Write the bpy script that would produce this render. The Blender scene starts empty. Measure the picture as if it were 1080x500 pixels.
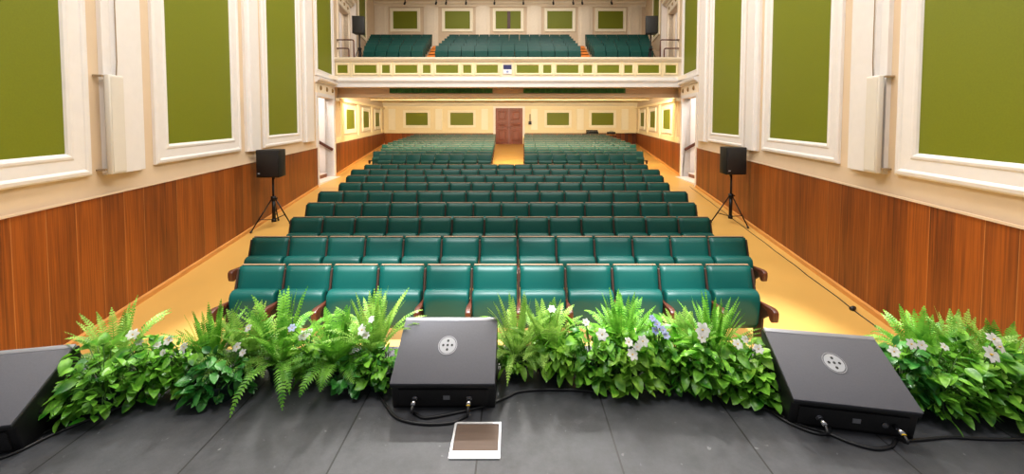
import bpy, bmesh, math, random
from mathutils import Vector, Matrix
random.seed(7)
sc = bpy.context.scene
COL = sc.collection
PI = math.pi
EYE = 1.56                       # eye height over the stage, which is z = 0
TH = math.radians(2.2)
FPX, PX, PY = 400.0, 541.0, 141.4

def at_y(x, y, Y):
    a = (x-PX)/FPX; b = -(y-PY)/FPX
    k = Y/(b*math.sin(TH)+math.cos(TH))
    return Vector((k*a, Y, EYE+k*(b*math.cos(TH)-math.sin(TH))))
def at_z(x, y, z):
    a = (x-PX)/FPX; b = -(y-PY)/FPX
    k = (z-EYE)/(b*math.cos(TH)-math.sin(TH))
    return Vector((k*a, k*(b*math.sin(TH)+math.cos(TH)), z))
def floor_z(Y): return -1.19+0.035*Y
def left_x(Y): return -(4.3+.184*Y)
def right_x(Y): return 3.9+.184*Y
NL = Vector((1, .184, 0)).normalized(); NR = Vector((-1, .184, 0)).normalized()
def WALL(side):
    if side < 0: return lambda Y, n, z: (left_x(Y)+NL.x*n, Y+NL.y*n, z)
    return lambda Y, n, z: (right_x(Y)+NR.x*n, Y+NR.y*n, z)

# ------------------------------------------------------------------ materials
def lin(c): return tuple(((v/255)/12.92 if v/255 <= .04045 else ((v/255+.055)/1.055)**2.4) for v in c)
def mat(name, rgb, rough=.5, metal=0, spec=.5, var=0, scale=8, bump=0, stretch=None, rvar=0, emis=None, coat=0):
    m = bpy.data.materials.new(name); m.use_nodes = True
    nt = m.node_tree; b = nt.nodes['Principled BSDF']; L = nt.links
    c = lin(rgb)
    b.inputs['Base Color'].default_value = (*c, 1); b.inputs['Roughness'].default_value = rough
    b.inputs['Metallic'].default_value = metal; b.inputs['Specular IOR Level'].default_value = spec
    b.inputs['Coat Weight'].default_value = coat
    if emis:
        b.inputs['Emission Color'].default_value = (*lin(emis[0]), 1); b.inputs['Emission Strength'].default_value = emis[1]
    tc = nt.nodes.new('ShaderNodeTexCoord'); mp = nt.nodes.new('ShaderNodeMapping')
    if stretch: mp.inputs['Scale'].default_value = stretch
    L.new(tc.outputs['Object'], mp.inputs['Vector'])
    n = nt.nodes.new('ShaderNodeTexNoise'); n.inputs['Scale'].default_value = scale; n.inputs['Detail'].default_value = 5
    L.new(mp.outputs['Vector'], n.inputs['Vector'])
    r = nt.nodes.new('ShaderNodeValToRGB')
    v = max(var, .02)
    r.color_ramp.elements[0].color = (*[max(0, x*(1-v)) for x in c], 1); r.color_ramp.elements[0].position = .3
    r.color_ramp.elements[1].color = (*[min(1, x*(1+v)) for x in c], 1); r.color_ramp.elements[1].position = .7
    L.new(n.outputs['Fac'], r.inputs['Fac']); L.new(r.outputs['Color'], b.inputs['Base Color'])
    if bump:
        bp = nt.nodes.new('ShaderNodeBump'); bp.inputs['Strength'].default_value = bump; bp.inputs['Distance'].default_value = .01
        L.new(n.outputs['Fac'], bp.inputs['Height']); L.new(bp.outputs['Normal'], b.inputs['Normal'])
    if rvar:
        mr = nt.nodes.new('ShaderNodeMapRange'); mr.inputs['From Min'].default_value = .3; mr.inputs['From Max'].default_value = .7
        mr.inputs['To Min'].default_value = rough-rvar; mr.inputs['To Max'].default_value = rough+rvar
        L.new(n.outputs['Fac'], mr.inputs['Value']); L.new(mr.outputs['Result'], b.inputs['Roughness'])
    return m

def wood_boards(name, dark, light, seam, board=.31):
    """vertical veneer boards running along world Y, fine upright grain, pale joints"""
    m = bpy.data.materials.new(name); m.use_nodes = True
    nt = m.node_tree; b = nt.nodes['Principled BSDF']; L = nt.links; N = nt.nodes.new
    g = N('ShaderNodeNewGeometry'); sp = N('ShaderNodeSeparateXYZ'); L.new(g.outputs['Position'], sp.inputs[0])
    add = N('ShaderNodeMath'); add.operation = 'ADD'                     # run along both Y (side walls) and X (back wall)
    sx = N('ShaderNodeMath'); sx.operation = 'MULTIPLY'; sx.inputs[1].default_value = .37; L.new(sp.outputs['X'], sx.inputs[0])
    L.new(sp.outputs['Y'], add.inputs[0]); L.new(sx.outputs[0], add.inputs[1])
    dv = N('ShaderNodeMath'); dv.operation = 'DIVIDE'; dv.inputs[1].default_value = board; L.new(add.outputs[0], dv.inputs[0])
    fl = N('ShaderNodeMath'); fl.operation = 'FLOOR'; L.new(dv.outputs[0], fl.inputs[0])
    fr = N('ShaderNodeMath'); fr.operation = 'FRACT'; L.new(dv.outputs[0], fr.inputs[0])
    wn = N('ShaderNodeTexWhiteNoise'); wn.noise_dimensions = '1D'; L.new(fl.outputs[0], wn.inputs['W'])
    mp = N('ShaderNodeMapping'); mp.inputs['Scale'].default_value = (26, 26, .55); L.new(g.outputs['Position'], mp.inputs['Vector'])
    of = N('ShaderNodeCombineXYZ'); L.new(fl.outputs[0], of.inputs['Z']); L.new(of.outputs[0], mp.inputs['Location'])
    ns = N('ShaderNodeTexNoise'); ns.inputs['Scale'].default_value = 2.2; ns.inputs['Detail'].default_value = 6; ns.inputs['Distortion'].default_value = .6
    L.new(mp.outputs['Vector'], ns.inputs['Vector'])
    mp2 = N('ShaderNodeMapping'); mp2.inputs['Scale'].default_value = (3, 3, .25); L.new(g.outputs['Position'], mp2.inputs['Vector'])
    n2 = N('ShaderNodeTexNoise'); n2.inputs['Scale'].default_value = 1.6; n2.inputs['Detail'].default_value = 3; L.new(mp2.outputs['Vector'], n2.inputs['Vector'])
    mx = N('ShaderNodeMix'); mx.data_type = 'FLOAT'; mx.inputs['Factor'].default_value = .4; L.new(ns.outputs['Fac'], mx.inputs['A']); L.new(n2.outputs['Fac'], mx.inputs['B'])
    a2 = N('ShaderNodeMath'); a2.operation = 'MULTIPLY_ADD'; a2.inputs[1].default_value = .16; L.new(wn.outputs['Value'], a2.inputs[0]); L.new(mx.outputs['Result'], a2.inputs[2])
    r = N('ShaderNodeValToRGB'); r.color_ramp.elements[0].position = .36; r.color_ramp.elements[1].position = .74
    r.color_ramp.elements[0].color = (*lin(dark), 1); r.color_ramp.elements[1].color = (*lin(light), 1)
    L.new(a2.outputs[0], r.inputs['Fac'])
    lt = N('ShaderNodeMath'); lt.operation = 'LESS_THAN'; lt.inputs[1].default_value = .022; L.new(fr.outputs[0], lt.inputs[0])
    w2 = N('ShaderNodeMath'); w2.operation = 'MULTIPLY'; L.new(lt.outputs[0], w2.inputs[0])
    w3 = N('ShaderNodeMath'); w3.operation = 'GREATER_THAN'; w3.inputs[1].default_value = .35; L.new(wn.outputs['Value'], w3.inputs[0]); L.new(w3.outputs[0], w2.inputs[1])
    w4 = N('ShaderNodeMath'); w4.operation = 'MULTIPLY'; w4.inputs[1].default_value = .55; L.new(w2.outputs[0], w4.inputs[0])
    mc = N('ShaderNodeMix'); mc.data_type = 'RGBA'; L.new(w4.outputs[0], mc.inputs['Factor']); L.new(r.outputs['Color'], mc.inputs['A'])
    mc.inputs['B'].default_value = (*lin(seam), 1); L.new(mc.outputs['Result'], b.inputs['Base Color'])
    b.inputs['Roughness'].default_value = .45
    return m

def stage_material():
    m = bpy.data.materials.new('black stage boards'); m.use_nodes = True
    nt = m.node_tree; b = nt.nodes['Principled BSDF']; L = nt.links; N = nt.nodes.new
    g = N('ShaderNodeNewGeometry'); sp = N('ShaderNodeSeparateXYZ'); L.new(g.outputs['Position'], sp.inputs[0])
    ad = N('ShaderNodeMath'); ad.operation = 'ADD'; ad.inputs[1].default_value = .17+.655*20; L.new(sp.outputs['X'], ad.inputs[0])
    dv = N('ShaderNodeMath'); dv.operation = 'DIVIDE'; dv.inputs[1].default_value = .655; L.new(ad.outputs[0], dv.inputs[0])
    fr = N('ShaderNodeMath'); fr.operation = 'FRACT'; L.new(dv.outputs[0], fr.inputs[0])
    fl = N('ShaderNodeMath'); fl.operation = 'FLOOR'; L.new(dv.outputs[0], fl.inputs[0])
    lt = N('ShaderNodeMath'); lt.operation = 'LESS_THAN'; lt.inputs[1].default_value = .013; L.new(fr.outputs[0], lt.inputs[0])
    wn = N('ShaderNodeTexWhiteNoise'); wn.noise_dimensions = '1D'; L.new(fl.outputs[0], wn.inputs['W'])
    n1 = N('ShaderNodeTexNoise'); n1.inputs['Scale'].default_value = 5; n1.inputs['Detail'].default_value = 9; n1.inputs['Roughness'].default_value = .75; L.new(g.outputs['Position'], n1.inputs['Vector'])
    r = N('ShaderNodeValToRGB'); r.color_ramp.elements[0].position = .25; r.color_ramp.elements[1].position = .8
    r.color_ramp.elements[0].color = (*lin((38, 40, 44)), 1); r.color_ramp.elements[1].color = (*lin((76, 77, 82)), 1)
    a2 = N('ShaderNodeMath'); a2.operation = 'MULTIPLY_ADD'; a2.inputs[1].default_value = .12; L.new(wn.outputs['Value'], a2.inputs[0]); L.new(n1.outputs['Fac'], a2.inputs[2])
    L.new(a2.outputs[0], r.inputs['Fac'])
    n3 = N('ShaderNodeTexNoise'); n3.inputs['Scale'].default_value = 22; n3.inputs['Detail'].default_value = 2; L.new(g.outputs['Position'], n3.inputs['Vector'])
    sc_ = N('ShaderNodeMapRange'); sc_.inputs['From Min'].default_value = .70; sc_.inputs['From Max'].default_value = .76; sc_.inputs['To Max'].default_value = .5; L.new(n3.outputs['Fac'], sc_.inputs['Value'])
    m1 = N('ShaderNodeMix'); m1.data_type = 'RGBA'; L.new(sc_.outputs['Result'], m1.inputs['Factor']); L.new(r.outputs['Color'], m1.inputs['A']); m1.inputs['B'].default_value = (*lin((125, 126, 130)), 1)
    m2 = N('ShaderNodeMix'); m2.data_type = 'RGBA'; L.new(lt.outputs[0], m2.inputs['Factor']); L.new(m1.outputs['Result'], m2.inputs['A']); m2.inputs['B'].default_value = (*lin((18, 18, 20)), 1)
    L.new(m2.outputs['Result'], b.inputs['Base Color'])
    b.inputs['Roughness'].default_value = .55
    bp = N('ShaderNodeBump'); bp.inputs['Strength'].default_value = .25; bp.inputs['Distance'].default_value = .01; L.new(n1.outputs['Fac'], bp.inputs['Height']); L.new(bp.outputs['Normal'], b.inputs['Normal'])
    return m

def leaf_material(name, dark, light, trans=.3, rough=.4):
    m = bpy.data.materials.new(name); m.use_nodes = True
    nt = m.node_tree; b = nt.nodes['Principled BSDF']; L = nt.links; N = nt.nodes.new
    g = N('ShaderNodeNewGeometry')
    n = N('ShaderNodeTexNoise'); n.inputs['Scale'].default_value = 14; n.inputs['Detail'].default_value = 3; L.new(g.outputs['Position'], n.inputs['Vector'])
    r = N('ShaderNodeValToRGB'); r.color_ramp.elements[0].position = .35; r.color_ramp.elements[1].position = .65
    r.color_ramp.elements[0].color = (*lin(dark), 1); r.color_ramp.elements[1].color = (*lin(light), 1)
    L.new(n.outputs['Fac'], r.inputs['Fac']); L.new(r.outputs['Color'], b.inputs['Base Color']); b.inputs['Roughness'].default_value = rough
    t = N('ShaderNodeBsdfTranslucent'); L.new(r.outputs['Color'], t.inputs['Color'])
    mx = N('ShaderNodeMixShader'); mx.inputs['Fac'].default_value = trans
    L.new(b.outputs[0], mx.inputs[1]); L.new(t.outputs[0], mx.inputs[2]); L.new(mx.outputs[0], nt.nodes['Material Output'].inputs['Surface'])
    return m

M = dict(
    plaster=mat('cream plaster', (214, 192, 164), .7, var=.04, scale=2),
    trim=mat('white painted moulding', (226, 222, 220), .45, var=.02),
    cream=mat('cream paint', (238, 220, 178), .55, var=.03),
    ivory=mat('ivory paint', (234, 220, 198), .5, var=.03),
    frame=mat('pale cream moulding', (244, 234, 208), .5, var=.02),
    ceil=mat('pale ceiling', (236, 226, 210), .7),
    soffit=mat('warm white ceiling', (240, 222, 180), .6),
    beam=mat('beige beam', (205, 180, 150), .6),
    green=mat('olive green fabric', (110, 118, 14), .55, var=.05, scale=60, spec=.35),
    valance=mat('dark green fabric strip', (30, 95, 38), .7, var=.15, scale=6),
    wood=wood_boards('brown wood veneer', (72, 29, 5), (158, 82, 20), (204, 138, 76)),
    basewood=mat('light varnished wood', (206, 142, 72), .4, var=.12, scale=3, stretch=(6, .6, 6)),
    floor=mat('ochre linoleum', (206, 162, 86), .38, var=.05, scale=1.2, rvar=.06),
    stage=stage_material(),
    apron=mat('black stage front', (30, 30, 32), .7),
    vinyl=mat('teal upholstery', (0, 64, 58), .46, var=.06, scale=3, spec=.32),
    shell=mat('bent plywood', (128, 98, 72), .45, var=.1, scale=4, stretch=(.5, 6, 6)),
    armwood=mat('dark brown wood', (70, 31, 16), .42, var=.25, scale=5, stretch=(6, 1, 3)),
    standard=mat('dark seat upright', (46, 28, 20), .5, var=.1),
    doorwood=mat('red brown door wood', (122, 54, 26), .45, var=.2, scale=3, stretch=(5, 5, .6)),
    black=mat('black plastic', (14, 14, 16), .5),
    blackgr=mat('black speaker grille', (26, 25, 26), .6, var=.3, scale=220, bump=.3),
    steel=mat('black steel tube', (28, 27, 28), .35, metal=.6),
    charcoal=mat('charcoal speaker paint', (86, 86, 93), .68, var=.05, scale=130, bump=.04),
    grey=mat('grey metal edge', (150, 150, 155), .4, metal=.3),
    badge=mat('light grey badge', (160, 162, 167), .4),
    chrome=mat('chrome', (200, 200, 205), .2, metal=1),
    yellow=mat('yellow sleeve', (220, 180, 30), .5),
    rubber=mat('black rubber cable', (24, 24, 27), .45),
    offwhite=mat('off white speaker cabinet', (214, 208, 198), .5),
    bracket=mat('beige bracket', (150, 128, 98), .5),
    steelreflect=mat('brushed steel lid', (96, 80, 70), .6, metal=.1, spec=.25, var=.1, scale=4, stretch=(1, 12, 1)),  # brown tone is the hall's reflection put into the lid colour
    alu=mat('pale metal frame', (222, 222, 224), .35, metal=.25),
    marble=mat('pale marble', (232, 216, 208), .35, var=.06, scale=3),
    stepwood=mat('brown step', (132, 80, 48), .5, var=.1),
    white=mat('white plaster', (236, 228, 222), .7),
    railwood=mat('brown rail', (84, 40, 24), .4, var=.1),
    pot=mat('dark green planter', (16, 40, 34), .5),
    leaf=leaf_material('glossy leaf', (44, 118, 22), (146, 212, 72), .28, .35),
    leafy=leaf_material('yellow green leaf', (68, 136, 24), (168, 220, 80), .3, .4),
    leafd=leaf_material('deep green leaf', (26, 96, 32), (92, 172, 76), .2, .3),
    fern=leaf_material('fern frond', (66, 134, 26), (142, 202, 74), .35, .5),
    fernp=leaf_material('pale feathery frond', (98, 150, 46), (170, 208, 98), .35, .5),
    stem=mat('green stem', (70, 110, 40), .5),
    petal=leaf_material('white petal', (224, 219, 218), (243, 240, 239), .25, .5),
    lilac=leaf_material('lavender petal', (140, 150, 205), (190, 196, 232), .25, .5),
    stamen=mat('yellow flower centre', (232, 190, 60), .6),
    signblue=mat('dark blue sign', (34, 36, 92), .5),
    signwhite=mat('white sign', (236, 238, 246), .5),
    stairs=mat('orange stair carpet', (244, 148, 58), .7, var=.1),
    rosette=mat('bronze boss', (140, 110, 60), .5),
)

# ------------------------------------------------------------------ mesh builder
class MB:
    def __init__(s, f=None): s.v = []; s.f = []; s.m = []; s.tf = f; s.mi = 0; s.sm = []; s.smooth = False
    def add(s, vs, fs):
        o = len(s.v)
        for p in vs: s.v.append(tuple(s.tf(*p)) if s.tf else tuple(p))
        for f in fs: s.f.append([i+o for i in f]); s.m.append(s.mi); s.sm.append(s.smooth)
    def box(s, x0, x1, y0, y1, z0, z1):
        s.add([(x0,y0,z0),(x1,y0,z0),(x1,y1,z0),(x0,y1,z0),(x0,y0,z1),(x1,y0,z1),(x1,y1,z1),(x0,y1,z1)],
              [(0,3,2,1),(4,5,6,7),(0,1,5,4),(1,2,6,5),(2,3,7,6),(3,0,4,7)])
    def prism(s, poly, a0, a1, axis=0):
        """poly of 2-tuples in the two other axes (in order), extruded along axis"""
        n = len(poly)
        def P(a, p): return (a, p[0], p[1]) if axis == 0 else ((p[0], a, p[1]) if axis == 1 else (p[0], p[1], a))
        vs = [P(a0, p) for p in poly]+[P(a1, p) for p in poly]
        s.add(vs, [list(range(n))[::-1], list(range(n, 2*n))]+[(i, (i+1) % n, n+(i+1) % n, n+i) for i in range(n)])
    def rings(s, rings, cap=True, closed=True):
        n = len(rings[0]); vs = [p for r in rings for p in r]; fs = []
        for k in range(len(rings)-1):
            for i in range(n if closed else n-1):
                j = (i+1) % n; fs.append((k*n+i, k*n+j, (k+1)*n+j, (k+1)*n+i))
        if cap: fs += [list(range(n))[::-1], list(range((len(rings)-1)*n, len(rings)*n))]
        s.add(vs, fs)
    def tube(s, pts, r, n=8, r2=None):
        pts = [Vector(p) for p in pts]; R = []
        up = None
        for i, p in enumerate(pts):
            d = (pts[min(i+1, len(pts)-1)]-pts[max(i-1, 0)]).normalized()
            if up is None:
                up = Vector((0, 0, 1)) if abs(d.z) < .9 else Vector((0, 1, 0))
            u = (up-d*up.dot(d))
            if u.length < 1e-4: u = d.orthogonal()
            u.normalize(); w = d.cross(u); up = u
            q = r if r2 is None else r+(r2-r)*i/(len(pts)-1)
            R.append([tuple(p+u*math.cos(2*PI*k/n)*q+w*math.sin(2*PI*k/n)*q) for k in range(n)])
        o = s.smooth; s.smooth = True; s.rings(R); s.smooth = o
    def cyl(s, c, r, h, n=20, axis=2, r2=None):
        c = Vector(c); a = [Vector((0,0,0)) for _ in range(2)]; e = [0,0,0]; e[axis] = h
        s.tube([c, c+Vector(e)], r, n, r2)
    def loop_frame(s, P, y0, y1, z0, z1, prof):
        """moulded rectangular frame; prof = (inset, height) pairs; P maps (y, n, z)"""
        R = []
        for (i, h) in prof:
            R.append([(y0+i, h, z0+i), (y1-i, h, z0+i), (y1-i, h, z1-i), (y0+i, h, z1-i)])
        vs = [p for r in R for p in r]; fs = []
        K = len(R)
        for k in range(K-1):
            for i in range(4):
                j = (i+1) % 4; fs.append((k*4+i, k*4+j, (k+1)*4+j, (k+1)*4+i))
        old = s.tf; s.tf = P; s.add(vs, fs); s.tf = old
    def build(s, name, mats, parent=None, origin=None, bevel=0, seg=2, recalc=True, sub=0):
        if not isinstance(mats, (list, tuple)): mats = [mats]
        if origin == 'base':
            xs, ys, zs = zip(*s.v); origin = Vector(((min(xs)+max(xs))/2, (min(ys)+max(ys))/2, min(zs)))
        o0 = Vector(origin) if origin is not None else Vector((0,0,0))
        me = bpy.data.meshes.new(name)
        me.from_pydata([tuple(Vector(v)-o0) for v in s.v], [], s.f)
        for m in mats: me.materials.append(m)
        me.polygons.foreach_set('material_index', s.m); me.polygons.foreach_set('use_smooth', s.sm)
        bm = bmesh.new(); bm.from_mesh(me)
        if recalc: bmesh.ops.recalc_face_normals(bm, faces=bm.faces)
        if bevel:
            es = [e for e in bm.edges if len(e.link_faces) == 2 and e.calc_face_angle(0) > .5]
            bmesh.ops.bevel(bm, geom=es, offset=bevel, segments=seg, affect='EDGES', profile=.5, clamp_overlap=True)
            if seg > 1:
                for f in bm.faces: f.smooth = True
        bm.to_mesh(me); bm.free()
        if bevel and seg > 1:
            try: me.set_sharp_from_angle(angle=math.radians(50))
            except Exception: pass
        ob = bpy.data.objects.new(name, me); COL.objects.link(ob)
        if origin is not None and parent is None: ob.location = o0
        if parent is not None: ob.parent = parent
        return ob

def tag(o, label=None, cat=None, group=None, kind=None):
    if label: o['label'] = label
    if cat: o['category'] = cat
    if group: o['group'] = group
    if kind: o['kind'] = kind
    return o
def empty(name, loc, rz=0, label=None, cat=None, group=None):
    o = bpy.data.objects.new(name, None); COL.objects.link(o); o.location = loc; o.rotation_euler = (0, 0, rz); o.empty_display_size = .1
    return tag(o, label, cat, group)
def struct(o): o['kind'] = 'structure'; return o
def copy_tree(o, parent=None):
    c = o.copy(); COL.objects.link(c)
    if parent is not None: c.parent = parent
    for ch in list(o.children): copy_tree(ch, c)
    return c
def part(mb, name, m, root, **k):
    """mb holds world coordinates; root is an unrotated Empty"""
    return mb.build(name, m, root, origin=k.pop('org', root.location), **k)
ORD = ['zeroth','first','second','third','fourth','fifth','sixth','seventh','eighth','ninth','tenth','eleventh','twelfth','thirteenth','fourteenth','fifteenth','sixteenth','seventeenth']

# ------------------------------------------------------------------ camera
cam = bpy.data.cameras.new('camera'); co = bpy.data.objects.new('camera', cam); COL.objects.link(co)
co.location = (0, 0, EYE); co.rotation_euler = (PI/2-TH, 0, 0)
cam.sensor_width = 36; cam.lens = FPX/1080*36
cam.shift_x = -1/1080; cam.shift_y = -(250-PY)/1080
cam.clip_start = .02; cam.clip_end = 200
sc.camera = co

# ------------------------------------------------------------------ setting
ZC = 9.05
YB, YU, YF = 27.5, 24.3, 15.05            # back wall, balcony back wall, balcony front
DOOR0, DOOR1 = 12.95, 14.76
# stage
def edge_y(x): return 2.56-.012*x*x
b = MB(); xs = [-4.9+.35*i for i in range(29)]
poly = [(x, edge_y(x)) for x in xs if left_x(2.3) < x < right_x(2.3)]
poly = [(left_x(2.2)-.0, edge_y(-4.7))]+poly+[(right_x(2.2), edge_y(4.3)), (right_x(2.2), -1.6), (left_x(2.2), -1.6)]
b.prism(poly, -.08, 0, 2); struct(b.build('stage_floor', M['stage'], recalc=True))
b = MB(); q = [(x, y-.06) for x, y in poly]; q[-1] = (q[-1][0], -1.6); q[-2] = (q[-2][0], -1.6); b.prism(q, -1.4, -.08, 2); struct(b.build('stage_base', M['apron']))
# stalls floor, rising gently to the back
b = MB(); b.add([(left_x(1.5)-.3, 1.5, floor_z(1.5)), (right_x(1.5)+.3, 1.5, floor_z(1.5)), (right_x(YB)+.3, YB+.2, floor_z(YB+.2)), (left_x(YB)-.3, YB+.2, floor_z(YB+.2)),
      (left_x(1.5)-.3, 1.5, -1.6), (right_x(1.5)+.3, 1.5, -1.6), (right_x(YB)+.3, YB+.2, -1.6), (left_x(YB)-.3, YB+.2, -1.6)],
      [(0,1,2,3),(4,7,6,5),(0,4,5,1),(1,5,6,2),(2,6,7,3),(3,7,4,0)])
struct(b.build('floor', M['floor']))
b = MB(); b.box(-10, 9.6, -1.6, 28, ZC, ZC+.2); struct(b.build('ceiling', M['ceil']))
ntrim = [0]
def trim(mb, m='trim', **k):
    ntrim[0] += 1
    return struct(mb.build('trim_%d' % ntrim[0], M[m], origin='base', **k))

for side, sn in ((-1, 'left'), (1, 'right')):
    P = WALL(side)
    for (ya, yb, za, zb) in ((1.2, DOOR0, -1.5, 3.3), (DOOR0, DOOR1, 2.36, 3.3), (DOOR1, YB+.1, -1.5, 3.3)):
        b = MB(P); b.box(ya, yb, -.28, 0, za, zb); struct(b.build('wall_'+sn, M['plaster']))
    b = MB(P)
    poly = [(1.2,3.3),(15.75,3.3),(15.75,6.35),(17.5,6.35),(17.5,3.3),(YB+.1,3.3),(YB+.1,ZC),(1.2,ZC)]
    n = len(poly)
    b.add([(y, 0, z) for y, z in poly]+[(y, -.28, z) for y, z in poly], [list(range(n)), list(range(n, 2*n))[::-1]]+[(i, (i+1) % n, n+(i+1) % n, n+i) for i in range(n)])
    struct(b.build('wall_'+sn, M['plaster']))
    # wainscot and baseboard, in two runs either side of the doorway
    for (ya, yb) in ((1.2, DOOR0-.14), (DOOR1+.2, YB)):
        b = MB(P); poly = [(ya, floor_z(ya)-.05), (yb, floor_z(yb)-.05), (yb, .61), (ya, .61)]
        b.add([(y, 0, z) for y, z in poly]+[(y, .035, z) for y, z in poly], [(0,1,2,3),(7,6,5,4)]+[(i,(i+1)%4,4+(i+1)%4,4+i) for i in range(4)])
        struct(b.build('wainscot_'+sn, M['wood']))
        b = MB(P); b.add([(y, nn, z) for (y, nn, z) in [(ya,.03,.6),(yb,.03,.6),(yb,.05,.6),(ya,.05,.6),(ya,.03,.625),(yb,.03,.625),(yb,.05,.625),(ya,.05,.625)]],
              [(0,3,2,1),(4,5,6,7),(0,1,5,4),(1,2,6,5),(2,3,7,6),(3,0,4,7)]); trim(b, 'plaster')  # pale strip stands for the highlight along the wainscot's top edge
        b = MB(P); h = .085
        vs = []
        for y in (ya, yb):
            z = floor_z(y); vs += [(y, .03, z-.03), (y, .06, z-.03), (y, .06, z+h-.02), (y, .045, z+h), (y, .03, z+h)]
        b.add(vs, [(4,3,2,1,0),(5,6,7,8,9)]+[(i,(i+1)%5,5+(i+1)%5,5+i) for i in range(5)])
        struct(b.build('baseboard_'+sn, M['basewood']))
    # stairwell behind the doorway
    X0 = (left_x(14) if side < 0 else right_x(14)); s_ = side
    fz = floor_z(14.6)
    xa, xb = X0, X0+s_*3.6; xe = xb-s_*.03
    lo, hi = min(xa, xb), max(xa, xb)
    b = MB()
    b.box(min(xb, left_x(DOOR1)-.0 if s_<0 else right_x(DOOR1)), max(xb, left_x(DOOR1) if s_<0 else right_x(DOOR1)), DOOR1+.01, DOOR1+.2, -1.4, 3.2); struct(b.build('wall_stairwell', M['white']))
    b = MB(); b.box(lo, hi, 12.5, 12.68, -1.4, 3.2); struct(b.build('wall_stairwell', M['white']))
    b = MB(); xo = xb; b.box(min(xo, xo+s_*.15), max(xo, xo+s_*.15), 12.5, 15.4, -1.4, 3.2); struct(b.build('wall_stairwell', M['white']))
    b = MB(); b.box(lo, hi, 12.5, 15.4, 3.1, 3.25); struct(b.build('ceiling', M['ceil']))
    b = MB(); xw = X0-s_*.14
    b.box(min(xw, xb), max(xw, xb), 12.68, DOOR1+.005, -1.3, fz+.012); struct(b.build('floor_landing', M['marble']))
    st = empty('staircase', ((xa+xb)/2, 13.95, fz), label='short marble stair with brown risers inside the %s side doorway' % sn, cat='stairs')
    for k in range(9):
        xs0 = X0+s_*(.36+.27*k); z1 = fz+.012+.16*(k+1)
        b = MB(); b.box(min(xs0, xe), max(xs0, xe), 12.72, DOOR1-.09, z1-.16, z1-.03); part(b, 'riser', M['stepwood'], st)
        b = MB(); x1 = xs0-s_*.02; b.box(min(x1, xe), max(x1, xe), 12.72, DOOR1-.09, z1-.03, z1); part(b, 'tread', M['marble'], st)
    # handrail on the stairwell's far wall
    hr = empty('handrail', (X0+s_*.9, DOOR1-.05, fz), label='dark brown wooden handrail on the wall inside the %s side doorway' % sn, cat='handrail')
    yr = DOOR1-.08; pa = at_y(351, 158, yr) if s_ < 0 else at_y(722, 158, yr); pb = at_y(335, 149, yr) if s_ < 0 else at_y(738, 149, yr)
    p0 = pa; p1 = pa+(pb-pa)*3.2
    d_ = (p1-p0).normalized()
    b = MB(); 
    u = Vector((-d_.z, 0, d_.x)) if d_.x > 0 else Vector((d_.z, 0, -d_.x))
    rect = []
    for e in (p0, p1):
        rect.append([tuple(e+u*a+Vector((0, c, 0))) for a, c in ((-.05,-.03),(.05,-.03),(.05,.03),(-.05,.03))])
    b.rings(rect); part(b, 'rail', M['railwood'], hr, bevel=.01)
    for t in (.2, .7):
        q = p0.lerp(p1, t); b = MB(); b.tube([q+Vector((0,.0,-.03)), q+Vector((0,.08,-.09))], .012, 6); part(b, 'wall_bracket', M['railwood'], hr)
    # doorway casing, frieze with bosses, cornice
    for (ya, yb) in ((DOOR0-.14, DOOR0), (DOOR1, DOOR1+.2)):
        b = MB(P); b.box(ya, yb, -.28, .05, floor_z(ya)-.03, 2.36); trim(b)
    b = MB(P); b.box(DOOR0-.14, DOOR1+.12, 0, .06, 2.36, 2.48); trim(b)
    b = MB(P); b.box(DOOR0-.14, DOOR1+.12, 0, .035, 2.48, 2.82); fz_ = trim(b, 'ivory')
    for k in range(3):
        yy = DOOR0+.32+k*.7; b = MB(P); b.smooth = True
        rr = [[(yy+math.cos(a)*r, h, 2.66+math.sin(a)*r) for a in [2*PI*i/12 for i in range(12)]] for r, h in ((.085,.035),(.085,.055),(.05,.075),(.02,.08))]
        b.rings(rr); trim(b, 'rosette')
    b = MB(P)
    prof = [(0,2.82),(.08,2.82),(.1,2.87),(.17,2.9),(.19,2.95),(.19,2.99),(0,3.02)]
    n = len(prof)
    b.add([(DOOR0-.2, a, z) for a, z in prof]+[(DOOR1+.12, a, z) for a, z in prof], [list(range(n)), list(range(n,2*n))[::-1]]+[(i,(i+1)%n,n+(i+1)%n,n+i) for i in range(n)]); trim(b)
    # pilasters
    for (ya, yb) in (((4.76, 5.38), (8.2, 8.82), (11.6, 12.5)) if side < 0 else ((4.82, 5.48), (8.36, 8.98), (11.8, 12.66))):
        b = MB(P)
        pr = [(ya,0),(ya,.05),(ya+.12,.05),(ya+.14,.09),(yb-.14,.09),(yb-.12,.05),(yb,.05),(yb,0)]
        n = len(pr); b.add([(y, a, .86) for y, a in pr]+[(y, a, ZC) for y, a in pr], [list(range(n))[::-1], list(range(n,2*n))]+[(i,(i+1)%n,n+(i+1)%n,n+i) for i in range(n)])
        trim(b)
    # upper doorway casing and cornice on the balcony
    for (ya, yb) in ((15.6, 15.75), (17.5, 17.65)):
        b = MB(P); b.box(ya, yb, -.2, .05, 3.3, 6.35); trim(b, 'ivory')
    b = MB(P); b.box(15.6, 17.65, 0, .05, 6.35, 6.75); trim(b, 'ivory')
    b = MB(P); n = 7; prof = [(0,6.75),(.1,6.75),(.13,6.82),(.24,6.86),(.26,6.95),(.26,7.0),(0,7.05)]
    b.add([(15.5, a, z) for a, z in prof]+[(17.75, a, z) for a, z in prof], [list(range(n)), list(range(n,2*n))[::-1]]+[(i,(i+1)%n,n+(i+1)%n,n+i) for i in range(n)]); trim(b, 'ivory')
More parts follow.
